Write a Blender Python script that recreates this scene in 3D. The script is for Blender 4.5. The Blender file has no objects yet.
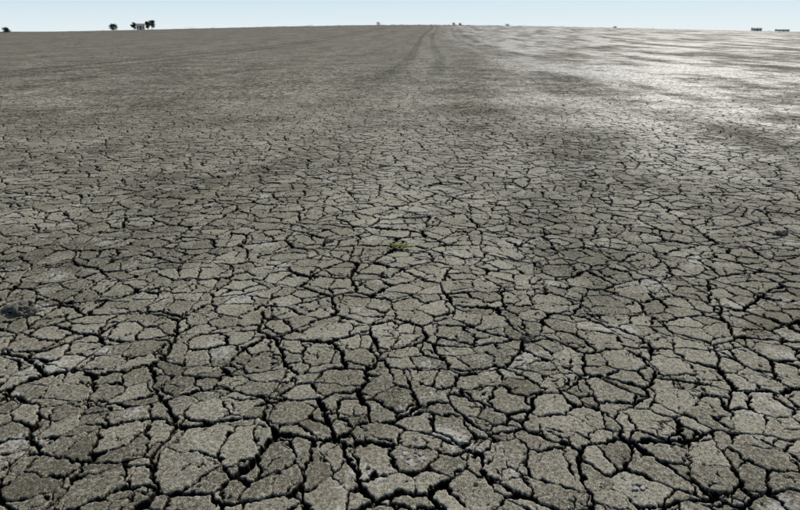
import bpy, math, random
import numpy as np
from mathutils import Vector, noise as mnoise
random.seed(7); rng=np.random.default_rng(7)
scene=bpy.context.scene
scene.view_settings.view_transform='Standard'
scene.view_settings.look='None'
scene.view_settings.exposure=0
CAM_H=1.6
SUN_EL=40.0; SUN_AZ=27.0   # azimuth to the right of +Y

# ------------------------------------------------------------ node helper
class NB:
    def __init__(s,nt): s.nt=nt
    def n(s,t,**k):
        nd=s.nt.nodes.new(t)
        for a,b in k.items(): setattr(nd,a,b)
        return nd
    def put(s,sock,v):
        if isinstance(v,bpy.types.NodeSocket): s.nt.links.new(v,sock)
        elif v is not None: sock.default_value=v
    def m(s,op,a,b=None,c=None,clamp=False):
        nd=s.n('ShaderNodeMath',operation=op,use_clamp=clamp)
        s.put(nd.inputs[0],a); s.put(nd.inputs[1],b); s.put(nd.inputs[2],c)
        return nd.outputs[0]
    def vm(s,op,a,b=None,scale=None):
        nd=s.n('ShaderNodeVectorMath',operation=op)
        s.put(nd.inputs[0],a); s.put(nd.inputs[1],b)
        if scale is not None: s.put(nd.inputs['Scale'],scale)
        return nd.outputs['Value'] if op in('DOT_PRODUCT','LENGTH') else nd.outputs['Vector']
    def noise(s,P,scale,detail=2,rough=.5,out=0):
        nd=s.n('ShaderNodeTexNoise',noise_dimensions='2D')
        s.put(nd.inputs['Vector'],P); nd.inputs['Scale'].default_value=scale
        nd.inputs['Detail'].default_value=detail; nd.inputs['Roughness'].default_value=rough
        return nd.outputs[out]
    def vor(s,P,scale,feature,rand=1.0):
        nd=s.n('ShaderNodeTexVoronoi',voronoi_dimensions='2D',feature=feature)
        s.put(nd.inputs['Vector'],P); nd.inputs['Scale'].default_value=scale
        nd.inputs['Randomness'].default_value=rand
        return nd
    def mr(s,v,a,b,c=0.,d=1.,smooth=False):
        nd=s.n('ShaderNodeMapRange',interpolation_type='SMOOTHSTEP' if smooth else 'LINEAR')
        s.put(nd.inputs[0],v)
        for i,x in zip((1,2,3,4),(a,b,c,d)): s.put(nd.inputs[i],x)
        return nd.outputs[0]
    def sep(s,v):
        nd=s.n('ShaderNodeSeparateXYZ'); s.put(nd.inputs[0],v); return nd.outputs
    def mix(s,f,a,b):
        nd=s.n('ShaderNodeMix',data_type='RGBA')
        s.put(nd.inputs[0],f); s.put(nd.inputs[6],a); s.put(nd.inputs[7],b)
        return nd.outputs[2]

TR_DIR=math.radians(3.4)
def cracks(b,P):
    """P: xy position socket. returns dict of sockets describing the crack network (metres)."""
    n1=b.noise(P,2.2,1,.5,1); n2=b.noise(P,15,2,.65,1)
    w1=b.vm('SCALE',b.vm('SUBTRACT',n1,(.5,.5,.5)),scale=.16)
    w2=b.vm('SCALE',b.vm('SUBTRACT',n2,(.5,.5,.5)),scale=.058)
    W=b.vm('ADD',b.vm('ADD',P,w1),w2)
    a1=b.sep(n1); a2=b.sep(n2)
    dens=b.noise(P,.55,2,.5)           # patches of wider / finer cracks
    jag=b.mr(a2[2],.3,.7,-.0035,.003)
    # level 1
    S1=3.2
    v1=b.vor(W,S1,'F1'); e1=b.vor(W,S1,'DISTANCE_TO_EDGE')
    d1=b.m('DIVIDE',e1.outputs['Distance'],S1)
    wid1=b.m('ADD',b.mr(a1[2],.3,.7,.0045,.0130),b.mr(dens,.3,.7,-.001,.003))
    s1=b.m('SUBTRACT',d1,wid1)
    # level 2 (own seeds inside every level-1 plate, so that they meet in T joints)
    S2=6.2
    off=b.vm('SCALE',v1.outputs['Color'],scale=37.)
    W2=b.vm('ADD',W,off)
    v2=b.vor(W2,S2,'F1',.85); e2=b.vor(W2,S2,'DISTANCE_TO_EDGE',.85)
    d2=b.m('DIVIDE',e2.outputs['Distance'],S2)
    wn3=b.noise(P,5.0,1,.5,1); a3=b.sep(wn3)
    wid2=b.mr(a3[0],.3,.7,.0028,.0085)
    s2=b.m('SUBTRACT',d2,wid2)
    # level 3 hairlines, only in places
    S3=13.
    W3=b.vm('ADD',W2,b.vm('SCALE',v2.outputs['Color'],scale=23.))
    e3=b.vor(W3,S3,'DISTANCE_TO_EDGE')
    d3=b.m('DIVIDE',e3.outputs['Distance'],S3)
    wid3=b.mr(a3[1],.45,.70,-.003,.0032)
    s3=b.m('SUBTRACT',d3,wid3)
    s=b.m('ADD',b.m('MINIMUM',b.m('MINIMUM',s1,s2),s3),jag)
    return dict(s=s,c1=v1.outputs['Color'],c2=v2.outputs['Color'],pos2=v2.outputs['Position'],W2=W2,dens=dens)

def tilt_vec(b,k,amt):
    t=b.vm('SUBTRACT',k['c2'],(.5,.5,.5))
    t=b.vm('MULTIPLY',t,(1,1,0))
    return b.vm('SCALE',t,scale=amt)

# ------------------------------------------------------------ terrain
def terrain(x,y):
    """very gentle swell of the plain far ahead"""
    x=np.asarray(x,float); y=np.asarray(y,float)
    t=np.clip((y-50)/270,0,1); t=t*t*(3-2*t)
    return 4.3*t*np.exp(-((x-8)/(150))**2)

def build_ground():
    cy=-1.5
    fine=np.radians(np.linspace(-47,47,1600))
    coarse=np.radians(np.arange(50,311,4.0))
    ang=np.concatenate([fine,coarse])
    r=[.05,.6,1.2,1.7,2.1]
    x=2.5
    while x<8: r.append(x); x+=.0048
    while x<22: r.append(x); x+=.0050*(x/8)**1.6
    st=.05
    while x<9000: r.append(x); st*=1.09; x+=min(st,x*.06)
    r=np.array(r); nr=len(r); na=len(ang)
    R,A=np.meshgrid(r,ang,indexing='ij')
    X=R*np.sin(A); Y=R*np.cos(A)+cy
    Z=terrain(X,Y)
    Aw=np.where(A>math.pi,A-2*math.pi,A)
    amp=np.clip((21-R)/7,0,1)*np.clip((math.radians(46.5)-np.abs(Aw))/math.radians(3),0,1)*np.clip((R-2.4)/.2,0,1)
    co=np.stack([X,Y,Z],-1).reshape(-1,3).astype(np.float32)
    i=np.arange(nr-1)[:,None]; j=np.arange(na)[None,:]; j2=(j+1)%na
    q=np.stack(np.broadcast_arrays(i*na+j,(i)*na+j2,(i+1)*na+j2,(i+1)*na+j),-1).reshape(-1,4)[:, ::-1]
    me=bpy.data.meshes.new('cracked_mud_ground')
    nv=len(co); nf=len(q)
    me.vertices.add(nv); me.vertices.foreach_set('co',co.ravel())
    me.loops.add(nf*4); me.loops.foreach_set('vertex_index',q.ravel().astype(np.int32))
    me.polygons.add(nf); me.polygons.foreach_set('loop_start',(np.arange(nf)*4).astype(np.int32))
    me.update(calc_edges=True)
    me.polygons.foreach_set('use_smooth',np.ones(nf,bool))
    at=me.attributes.new('amp','FLOAT','POINT'); at.data.foreach_set('value',amp.ravel().astype(np.float32))
    ob=bpy.data.objects.new('cracked_mud_ground',me); scene.collection.objects.link(ob)
    print('ground verts',nv)
    # geometry nodes relief
    ng=bpy.data.node_groups.new('mud_relief','GeometryNodeTree')
    ng.interface.new_socket('Geometry',in_out='INPUT',socket_type='NodeSocketGeometry')
    ng.interface.new_socket('Geometry',in_out='OUTPUT',socket_type='NodeSocketGeometry')
    b=NB(ng); gi=b.n('NodeGroupInput'); go=b.n('NodeGroupOutput')
    P=b.vm('MULTIPLY',b.n('GeometryNodeInputPosition').outputs[0],(1,1,0))
    k=cracks(b,P)
    s=k['s']
    deep=b.mr(s,-.009,.001,-.042,0.,True)
    rnd=b.mr(s,0,.008,-.002,0.,True)
    curl=b.mr(s,0.0,.05,.002,0.,True)
    tl=b.vm('DOT_PRODUCT',tilt_vec(b,k,.09),b.vm('SUBTRACT',k['W2'],k['pos2']))
    lvl=b.m('MULTIPLY',b.m('SUBTRACT',b.sep(k['c2'])[2],.5),.006)
    rough=b.m('MULTIPLY',b.m('SUBTRACT',b.noise(P,34,4,.75),.5),.0085)
    und=b.m('MULTIPLY',b.m('SUBTRACT',b.noise(P,1.6,2,.5),.5),.03)
    h=b.m('ADD',deep,rnd)
    for t in (curl,tl,lvl,rough,und): h=b.m('ADD',h,t)
    na_=b.n('GeometryNodeInputNamedAttribute',data_type='FLOAT'); na_.inputs['Name'].default_value='amp'
    h=b.m('MULTIPLY',h,na_.outputs[0])
    cx=b.n('ShaderNodeCombineXYZ'); b.put(cx.inputs[2],h)
    setp=b.n('GeometryNodeSetPosition')
    ng.links.new(gi.outputs[0],setp.inputs['Geometry']); ng.links.new(cx.outputs[0],setp.inputs['Offset'])
    ng.links.new(setp.outputs[0],go.inputs[0])
    md=ob.modifiers.new('relief','NODES'); md.node_group=ng
    # material
    mat=bpy.data.materials.new('dry_mud'); mat.use_nodes=True; nt=mat.node_tree; nt.nodes.clear(); b=NB(nt)
    geo=b.n('ShaderNodeNewGeometry')
    P=b.vm('MULTIPLY',geo.outputs['Position'],(1,1,0))
    k=cracks(b,P); s=k['s']
    # along-field coordinates for tracks / streaks
    ct,st_=math.cos(TR_DIR),math.sin(TR_DIR)
    lat=b.vm('DOT_PRODUCT',P,(ct,-st_,0)); lon=b.vm('DOT_PRODUCT',P,(st_,ct,0))
    cs=b.n('ShaderNodeCombineXYZ'); b.put(cs.inputs[0],lat); b.put(cs.inputs[1],b.m('MULTIPLY',lon,.16))
    streak=b.noise(cs.outputs[0],.33,3,.6)
    big=b.noise(b.vm('ADD',P,(31.,17.,0)),.5,5,.74)
    finec=b.noise(P,60,3,.75,1); fs_=b.sep(finec); fine=fs_[2]
    grainc=b.noise(P,220,1,.7,1); grain=b.sep(grainc)[2]
    c2=b.sep(k['c2'])
    tone=b.mr(big,.3,.7,-.42,.42)
    tone=b.m('ADD',tone,b.mr(fine,.3,.7,-.5,.5))
    tone=b.m('ADD',tone,b.mr(grain,.3,.7,-.5,.5))
    tone=b.m('ADD',tone,b.mr(c2[0],0,1,-.26,.26))
    tone=b.m('ADD',tone,b.mr(streak,.3,.7,-.2,.2))
    tone=b.m('ADD',tone,b.mr(s,0,.018,.26,0.))
    tone=b.m('ADD',tone,.45,clamp=True)
    col=b.mix(tone,(.080,.071,.049,1),(.365,.340,.268,1))
    # slightly greener-brown damp silt in places
    col=b.mix(b.mr(k['dens'],.5,.7,0.,.35),col,(.15,.13,.085,1))
    # tyre tracks
    wn=b.m('ADD',b.m('MULTIPLY',b.noise(P,.012,0,.5),3.),-1.5)
    latw=b.m('SUBTRACT',lat,wn)
    trk=None
    for x0,wd in ((-2.6,.4),(-.7,.4),(3.6,.4),(5.5,.4),(15.5,.5),(17.4,.5),(-17,.5),(-19,.5)):
        d=b.m('ABSOLUTE',b.m('SUBTRACT',latw,x0))
        q=b.mr(d,wd*.4,wd*1.3,1.,0.,True)
        trk=q if trk is None else b.m('MAXIMUM',trk,q)
    trk=b.m('MULTIPLY',trk,b.mr(lon,9,30,0.,.45,True))
    col=b.mix(trk,col,(.06,.055,.042,1))
    # smooth silt films, also the painted-glare mask: only patches to the right of the field
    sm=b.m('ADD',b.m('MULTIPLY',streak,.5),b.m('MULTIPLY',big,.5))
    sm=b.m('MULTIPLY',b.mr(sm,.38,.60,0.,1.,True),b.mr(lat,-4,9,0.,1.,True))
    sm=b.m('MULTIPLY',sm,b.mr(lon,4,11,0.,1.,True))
    # pale salt crust, plus sun glare painted pale over the silt films
    salt_glare=b.mr(b.m('ADD',b.noise(P,2.6,3,.75),b.m('MULTIPLY',fine,.4)),.77,.96,0.,.65,True)
    salt_glare=b.m('MAXIMUM',salt_glare,b.m('MULTIPLY',sm,b.mr(fine,.35,.6,.1,.6)))
    col=b.mix(salt_glare,col,(.47,.46,.41,1))
    crack=b.mr(s,-.0020,.0030,1.,0.,True)
    col=b.mix(crack,col,(.014,.012,.009,1))  # dark moist mud, with the shade of unlit crack walls painted in
    # normal variation: plate tilt + grains
    av=b.n('ShaderNodeAttribute',attribute_name='amp')
    tfar=b.m('SUBTRACT',1.,av.outputs['Fac'])
    t=b.vm('SCALE',tilt_vec(b,k,.7),scale=tfar)
    g=b.vm('MULTIPLY',b.vm('SUBTRACT',finec,(.5,.5,.5)),(1.6,1.6,0))
    g2=b.vm('MULTIPLY',b.vm('SUBTRACT',grainc,(.5,.5,.5)),(1.6,1.6,0))
    N=b.vm('NORMALIZE',b.vm('ADD',geo.outputs['Normal'],b.vm('ADD',t,b.vm('ADD',g,g2))))
    bs=b.n('ShaderNodeBsdfPrincipled')
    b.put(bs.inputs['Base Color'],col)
    b.put(bs.inputs['Roughness'],b.mr(sm,0,1,.85,.48))
    b.put(bs.inputs['Specular IOR Level'],b.m('MULTIPLY',b.m('SUBTRACT',1.,crack),b.mr(sm,0,1,.12,.55)))
    b.put(bs.inputs['Normal'],N)
    out=b.n('ShaderNodeOutputMaterial'); nt.links.new(bs.outputs[0],out.inputs[0])
    me.materials.append(mat)
    return ob
build_ground()

# ------------------------------------------------------------ simple materials
def mat_noise(name,c1,c2,scale=8,rough=.9,spec=.2):
    m=bpy.data.materials.new(name); m.use_nodes=True; nt=m.node_tree; nt.nodes.clear(); b=NB(nt)
    tc=b.n('ShaderNodeTexCoord')
    nz=b.n('ShaderNodeTexNoise'); nt.links.new(tc.outputs['Object'],nz.inputs['Vector'])
    nz.inputs['Scale'].default_value=scale; nz.inputs['Detail'].default_value=5; nz.inputs['Roughness'].default_value=.65
    f=b.mr(nz.outputs[0],.32,.68)
    bs=b.n('ShaderNodeBsdfPrincipled'); b.put(bs.inputs['Base Color'],b.mix(f,(*c1,1),(*c2,1)))
    bs.inputs['Roughness'].default_value=rough; bs.inputs['Specular IOR Level'].default_value=spec
    bp=b.n('ShaderNodeBump'); bp.inputs['Strength'].default_value=.6; bp.inputs['Distance'].default_value=.01
    nt.links.new(nz.outputs[0],bp.inputs['Height']); nt.links.new(bp.outputs[0],bs.inputs['Normal'])
    out=b.n('ShaderNodeOutputMaterial'); nt.links.new(bs.outputs[0],out.inputs[0]); return m
M_clod=mat_noise('clod_mud',(.05,.046,.036),(.21,.195,.155),40)
M_pale=mat_noise('salt_crust',(.20,.19,.165),(.48,.465,.42),60)
M_leaf=mat_noise('weed_leaf',(.09,.12,.025),(.26,.27,.06),30)
M_fol=mat_noise('foliage',(.02,.03,.015),(.07,.085,.04),1.2)
M_bark=mat_noise('bark',(.06,.05,.04),(.13,.11,.09),6)
M_wall=mat_noise('white_wall',(.6,.6,.57),(.8,.79,.76),1.5)
M_wall2=mat_noise('grey_wall',(.4,.41,.41),(.55,.55,.54),1.5)
M_roof=mat_noise('roof_tiles',(.2,.15,.13),(.3,.23,.2),3)
M_dark=mat_noise('window_glass',(.015,.018,.02),(.03,.035,.04),3,.2,.5)

def mesh_obj(name,verts,faces,mats,idx=None,parent=None,loc=(0,0,0),smooth=False):
    me=bpy.data.meshes.new(name); me.from_pydata([tuple(v) for v in verts],[],faces)
    for m in mats: me.materials.append(m)
    if idx: me.polygons.foreach_set('material_index',idx)
    if smooth: me.polygons.foreach_set('use_smooth',[True]*len(me.polygons))
    me.update(); ob=bpy.data.objects.new(name,me); scene.collection.objects.link(ob); ob.location=loc
    if parent: ob.parent=parent
    return ob

import bmesh
def ico(sub):
    bm=bmesh.new(); bmesh.ops.create_icosphere(bm,subdivisions=sub,radius=1)
    v=[x.co.copy() for x in bm.verts]; f=[[w.index for w in p.verts] for p in bm.faces]; bm.free(); return v,f
ICO4=ico(4); ICO2=ico(2); ICO1=ico(1)
def lump(c,sx,sy,sz,ic,seed,rough=.45,flat=True):
    V,F=ic; o=Vector((seed*3.7,seed*1.3,seed*.7)); out=[]
    a=seed*2.1; ca,sa=math.cos(a),math.sin(a)
    for v in V:
        k=1+rough*mnoise.noise(v*1.3+o)+rough*.6*mnoise.noise(v*3.1+o)+rough*.35*mnoise.noise(v*8+o)
        p=v*k; p=Vector((p.x*sx,p.y*sy,p.z*sz)); p=Vector((p.x*ca-p.y*sa,p.x*sa+p.y*ca,p.z))
        out.append(p+Vector(c))
    return out,F
def lump_group(name,loc,parts,mat,ic=ICO4):
    vs=[];fs=[]
    for (c,sx,sy,sz,seed) in parts:
        v,f=lump(c,sx,sy,sz,ic,seed); n=len(vs); vs+=v; fs+=[[i+n for i in q] for q in f]
    return mesh_obj(name,vs,fs,[mat],loc=loc)

# clods lying on the mud
lump_group('dirt_clod',(-2.29,3.46,0),[((0,0,.025),.065,.045,.035,1),((.07,-.02,.015),.045,.03,.022,2),((-.08,.02,.015),.04,.03,.022,3),((.02,.05,.02),.04,.03,.03,4)],M_clod)
lump_group('dirt_clod',(-.588,4.80,0),[((0,0,.01),.035,.022,.022,5),((.035,.01,.008),.02,.016,.015,6)],M_clod)
lump_group('dirt_clod',(3.17,4.99,0),[((0,0,.012),.035,.025,.022,7),((-.05,0,.008),.02,.015,.015,8),((.05,.01,.008),.02,.015,.014,9)],M_clod)
lump_group('dirt_clod',(.688,3.1,0),[((0,0,.006),.03,.016,.014,10),((.04,.02,.006),.018,.012,.01,11)],M_clod)
def flakes(name,loc,n,spread,size,mat,seed):
    r=random.Random(seed); parts=[]
    for i in range(n):
        a=r.random()*6.28; d=spread*r.random()**.7; s=size*(.25+1.0*r.random()**1.6)
        parts.append(((d*math.cos(a),d*math.sin(a)*.8,s*.08),s,s*(.45+.4*r.random()),s*.2,r.random()*50))
    return lump_group(name,loc,parts,mat,ICO2)
flakes('salt_crust_flakes',(.04,2.07,.001),20,.07,.015,M_pale,1)
flakes('salt_crust_flakes',(-.114,2.46,.001),10,.06,.012,M_pale,2)
flakes('salt_crust_flakes',(.874,1.91,.001),9,.05,.012,M_pale,3)
flakes('salt_crust_flakes',(-2.21,3.56,.004),20,.11,.02,M_pale,6)
# scattered crumbs: one mesh
vs=[];fs=[]
r=random.Random(5)
for i in range(2600):
    y=1.5+11*r.random()**1.3; x=(r.random()*2-1)*(1.2+y*.75); s=.0025+.009*r.random()**3
    v,f=lump((x,y,s*.4),s,s*.8,s*.6,ICO1,r.random()*90,.5); n=len(vs); vs+=v; fs+=[[k+n for k in q] for q in f]
mesh_obj('mud_crumbs',vs,fs,[M_clod])

# weed
vs=[];fs=[]
r=random.Random(3)
for i in range(70):
    a=r.random()*6.28; L=.03+.05*r.random(); up=.2+.7*r.random(); w=.005+.005*r.random()
    bx,by=(r.random()-.5)*.08,(r.random()-.5)*.05
    d=Vector((math.cos(a),math.sin(a),0)); s_=Vector((-d.y,d.x,0)); n=len(vs); segs=4
    for k in range(segs+1):
        t=k/segs; c=Vector((bx,by,0))+d*L*t+Vector((0,0,L*up*(t-.55*t*t))); ww=w*math.sin(math.pi*min(.97,.2+.8*t))
        vs+=[c-s_*ww,c+s_*ww]
    for k in range(segs): fs.append([n+2*k,n+2*k+1,n+2*k+3,n+2*k+2])
mesh_obj('green_weed',vs,fs,[M_leaf],loc=(0,4.65,0.008))

# ------------------------------------------------------------ distant things
def tz(x,y): return float(terrain(x,y))
def tree(name,x,y,h,wd,seed,trunk=.3):
    r=random.Random(seed); vs=[];fs=[];mi=[]
    def limb(p,q,r0,r1):
        n=len(vs); d=(q-p).normalized(); u=d.orthogonal().normalized(); w=d.cross(u)
        for c,rr in((p,r0),(q,r1)):
            for k in range(6):
                a=k*math.pi/3; vs.append(c+(u*math.cos(a)+w*math.sin(a))*rr)
        for k in range(6): fs.append([n+k,n+(k+1)%6,n+6+(k+1)%6,n+6+k]); mi.append(0)
    top=Vector((0,0,h*.6)); fork=Vector((0,0,h*trunk))
    limb(Vector((0,0,-.2)),fork,h*.035,h*.025); limb(fork,top,h*.025,h*.01)
    cl=[]
    for i in range(12):
        a=r.random()*6.28; rr=wd*.5*(.2+.6*r.random()); q=Vector((rr*math.cos(a),rr*math.sin(a),h*(trunk+.05+(.85-trunk)*r.random())))
        limb(fork+Vector((0,0,h*.1*r.random())),q,h*.014,h*.005); cl.append((q,wd*(.18+.12*r.random())))
    cl.append((Vector((0,0,h*.86)),wd*.17))
    for c,cr in cl:
        for k in range(130):
            v=Vector((r.gauss(0,1),r.gauss(0,1),r.gauss(0,.8)))*cr*.55
            p=c+v; s=.08+.10*r.random(); u=Vector((r.gauss(0,1),r.gauss(0,1),r.gauss(0,1))).normalized(); w=u.orthogonal().normalized()
            n=len(vs); vs.extend([p-u*s,p+w*s*.6,p+u*s,p-w*s*.6]); fs.append([n,n+1,n+2,n+3]); mi.append(1)
    return mesh_obj(name,vs,fs,[M_bark,M_fol],mi,loc=(x,y,tz(x,y)))
def house(name,x,y,w,d,h,rh,wallm,roofm,rot=0):
    e=bpy.data.objects.new(name,None); scene.collection.objects.link(e); e.location=(x,y,tz(x,y)); e.rotation_euler[2]=rot
    def box(nm,x0,x1,y0,y1,z0,z1,m):
        v=[(a,b_,c) for c in(z0,z1) for b_ in(y0,y1) for a in(x0,x1)]
        f=[[0,2,3,1],[4,5,7,6],[0,1,5,4],[2,6,7,3],[0,4,6,2],[1,3,7,5]]
        return mesh_obj(nm,v,f,[m],parent=e)
    box('walls',-w/2,w/2,-d/2,d/2,-.2,h,wallm)
    o=.25; v=[(-w/2-o,-d/2-o,h+.003),(w/2+o,-d/2-o,h+.003),(w/2+o,d/2+o,h+.003),(-w/2-o,d/2+o,h+.003),(-w/2-o,0,h+rh),(w/2+o,0,h+rh)]
    mesh_obj('roof',v,[[0,1,5,4],[2,3,4,5],[0,4,3],[1,2,5],[0,3,2,1]],[roofm],parent=e)
    hd=min(2.05,h-.2)
    box('door',-.3,.3,-d/2-.03,-d/2-.003,0,hd,M_dark)
    for i,sx in enumerate((-w*.32,w*.32)): box('window_%d'%(i+1),sx-.25,sx+.25,-d/2-.03,-d/2-.003,h*.5,h*.8,M_dark)
    return e
house('farm_house',-116.5,300,3.4,4,2.0,.8,M_wall,M_roof,.35)
tree('tree',-129,300,2.8,3.4,1,.15)
tree('tree',-119.2,299,3.6,2.2,2,.2)
tree('tree',-111.8,301,4.2,2.6,3,.2)
tree('tree',-114.1,302,3.8,2.2,4,.2)
tree('tree',-180,305,2.2,3.0,5,.15)
house('farm_building',163.5,306,3.6,4,1.4,.4,M_wall,M_wall2,-.25)
house('farm_building',176.5,308,5.0,4,1.1,.35,M_wall,M_wall2,-.25)
# low scrub along the horizon
vs=[];fs=[]
r=random.Random(11)
x=-420
while x<420:
    y=312+r.random()*30; f=max(0,mnoise.noise(Vector((x*.03,0,3)))+.35); hh=.2+.7*f*r.random()
    if r.random()<.03: hh+=.7*r.random()
    z=tz(x,y); wd=.8+2.2*r.random()
    for k in range(38):
        p=Vector((x+r.gauss(0,wd*.5),y+r.gauss(0,.8),z+hh*r.random()**1.4)); s=.08+.12*r.random()
        u=Vector((r.gauss(0,1),r.gauss(0,1),r.gauss(0,.6))).normalized(); w=u.orthogonal().normalized(); n=len(vs)
        vs+=[p-u*s,p+w*s*.7,p+u*s,p-w*s*.7]; fs.append([n,n+1,n+2,n+3])
    x+=.5+.8*r.random()
for (cx,hh,wd) in ((-10,1.5,1.3),(25,1.2,.8),(28,1.1,.8),(50,.9,1.4),(100,.9,1.2)):
    y=311; z=tz(cx,y)
    for k in range(140):
        p=Vector((cx+r.gauss(0,wd*.4),y+r.gauss(0,.5),z+hh*r.random()**1.2)); s=.09+.12*r.random()
        u=Vector((r.gauss(0,1),r.gauss(0,1),r.gauss(0,.8))).normalized(); w=u.orthogonal().normalized(); n=len(vs)
        vs+=[p-u*s,p+w*s*.7,p+u*s,p-w*s*.7]; fs.append([n,n+1,n+2,n+3])
mesh_obj('distant_scrub',vs,fs,[M_fol])

# ------------------------------------------------------------ light
w=bpy.data.worlds.new('World'); scene.world=w; w.use_nodes=True; nt=w.node_tree; b=NB(nt)
sky=nt.nodes.new('ShaderNodeTexSky'); sky.sky_type='NISHITA'; sky.sun_disc=False
sky.sun_elevation=math.radians(SUN_EL); sky.sun_rotation=math.radians(SUN_AZ)
sky.air_density=1.0; sky.dust_density=.5; sky.ozone_density=1.6
bg=nt.nodes['Background']; bg.inputs[1].default_value=.08
# pale haze layer low over the horizon
tc=b.n('ShaderNodeTexCoord'); z=b.sep(tc.outputs['Generated'])[2]
hz=b.mr(z,0.0,.30,.94,0.,True)
hc=b.mix(b.mr(z,0,.06),(9.9,11.1,11.6,1),(7.2,9.5,11.1,1))
b.put(bg.inputs[0],b.mix(hz,sky.outputs[0],hc))
L=bpy.data.lights.new('sun','SUN'); L.energy=4.1; L.angle=math.radians(.5); L.color=(1,.95,.87)
lo=bpy.data.objects.new('sun',L); scene.collection.objects.link(lo)
el,az=math.radians(SUN_EL),math.radians(SUN_AZ)
d=Vector((math.sin(az)*math.cos(el),math.cos(az)*math.cos(el),math.sin(el)))
lo.rotation_euler=d.to_track_quat('Z','Y').to_euler(); lo.location=(0,0,20)

cam=bpy.data.cameras.new('camera'); co=bpy.data.objects.new('camera',cam); scene.collection.objects.link(co)
cam.sensor_width=36; cam.lens=36*628/800; cam.clip_start=.05; cam.clip_end=20000
co.location=(0,0,CAM_H); co.rotation_euler=(math.radians(90-19.6),0,0)
scene.camera=co
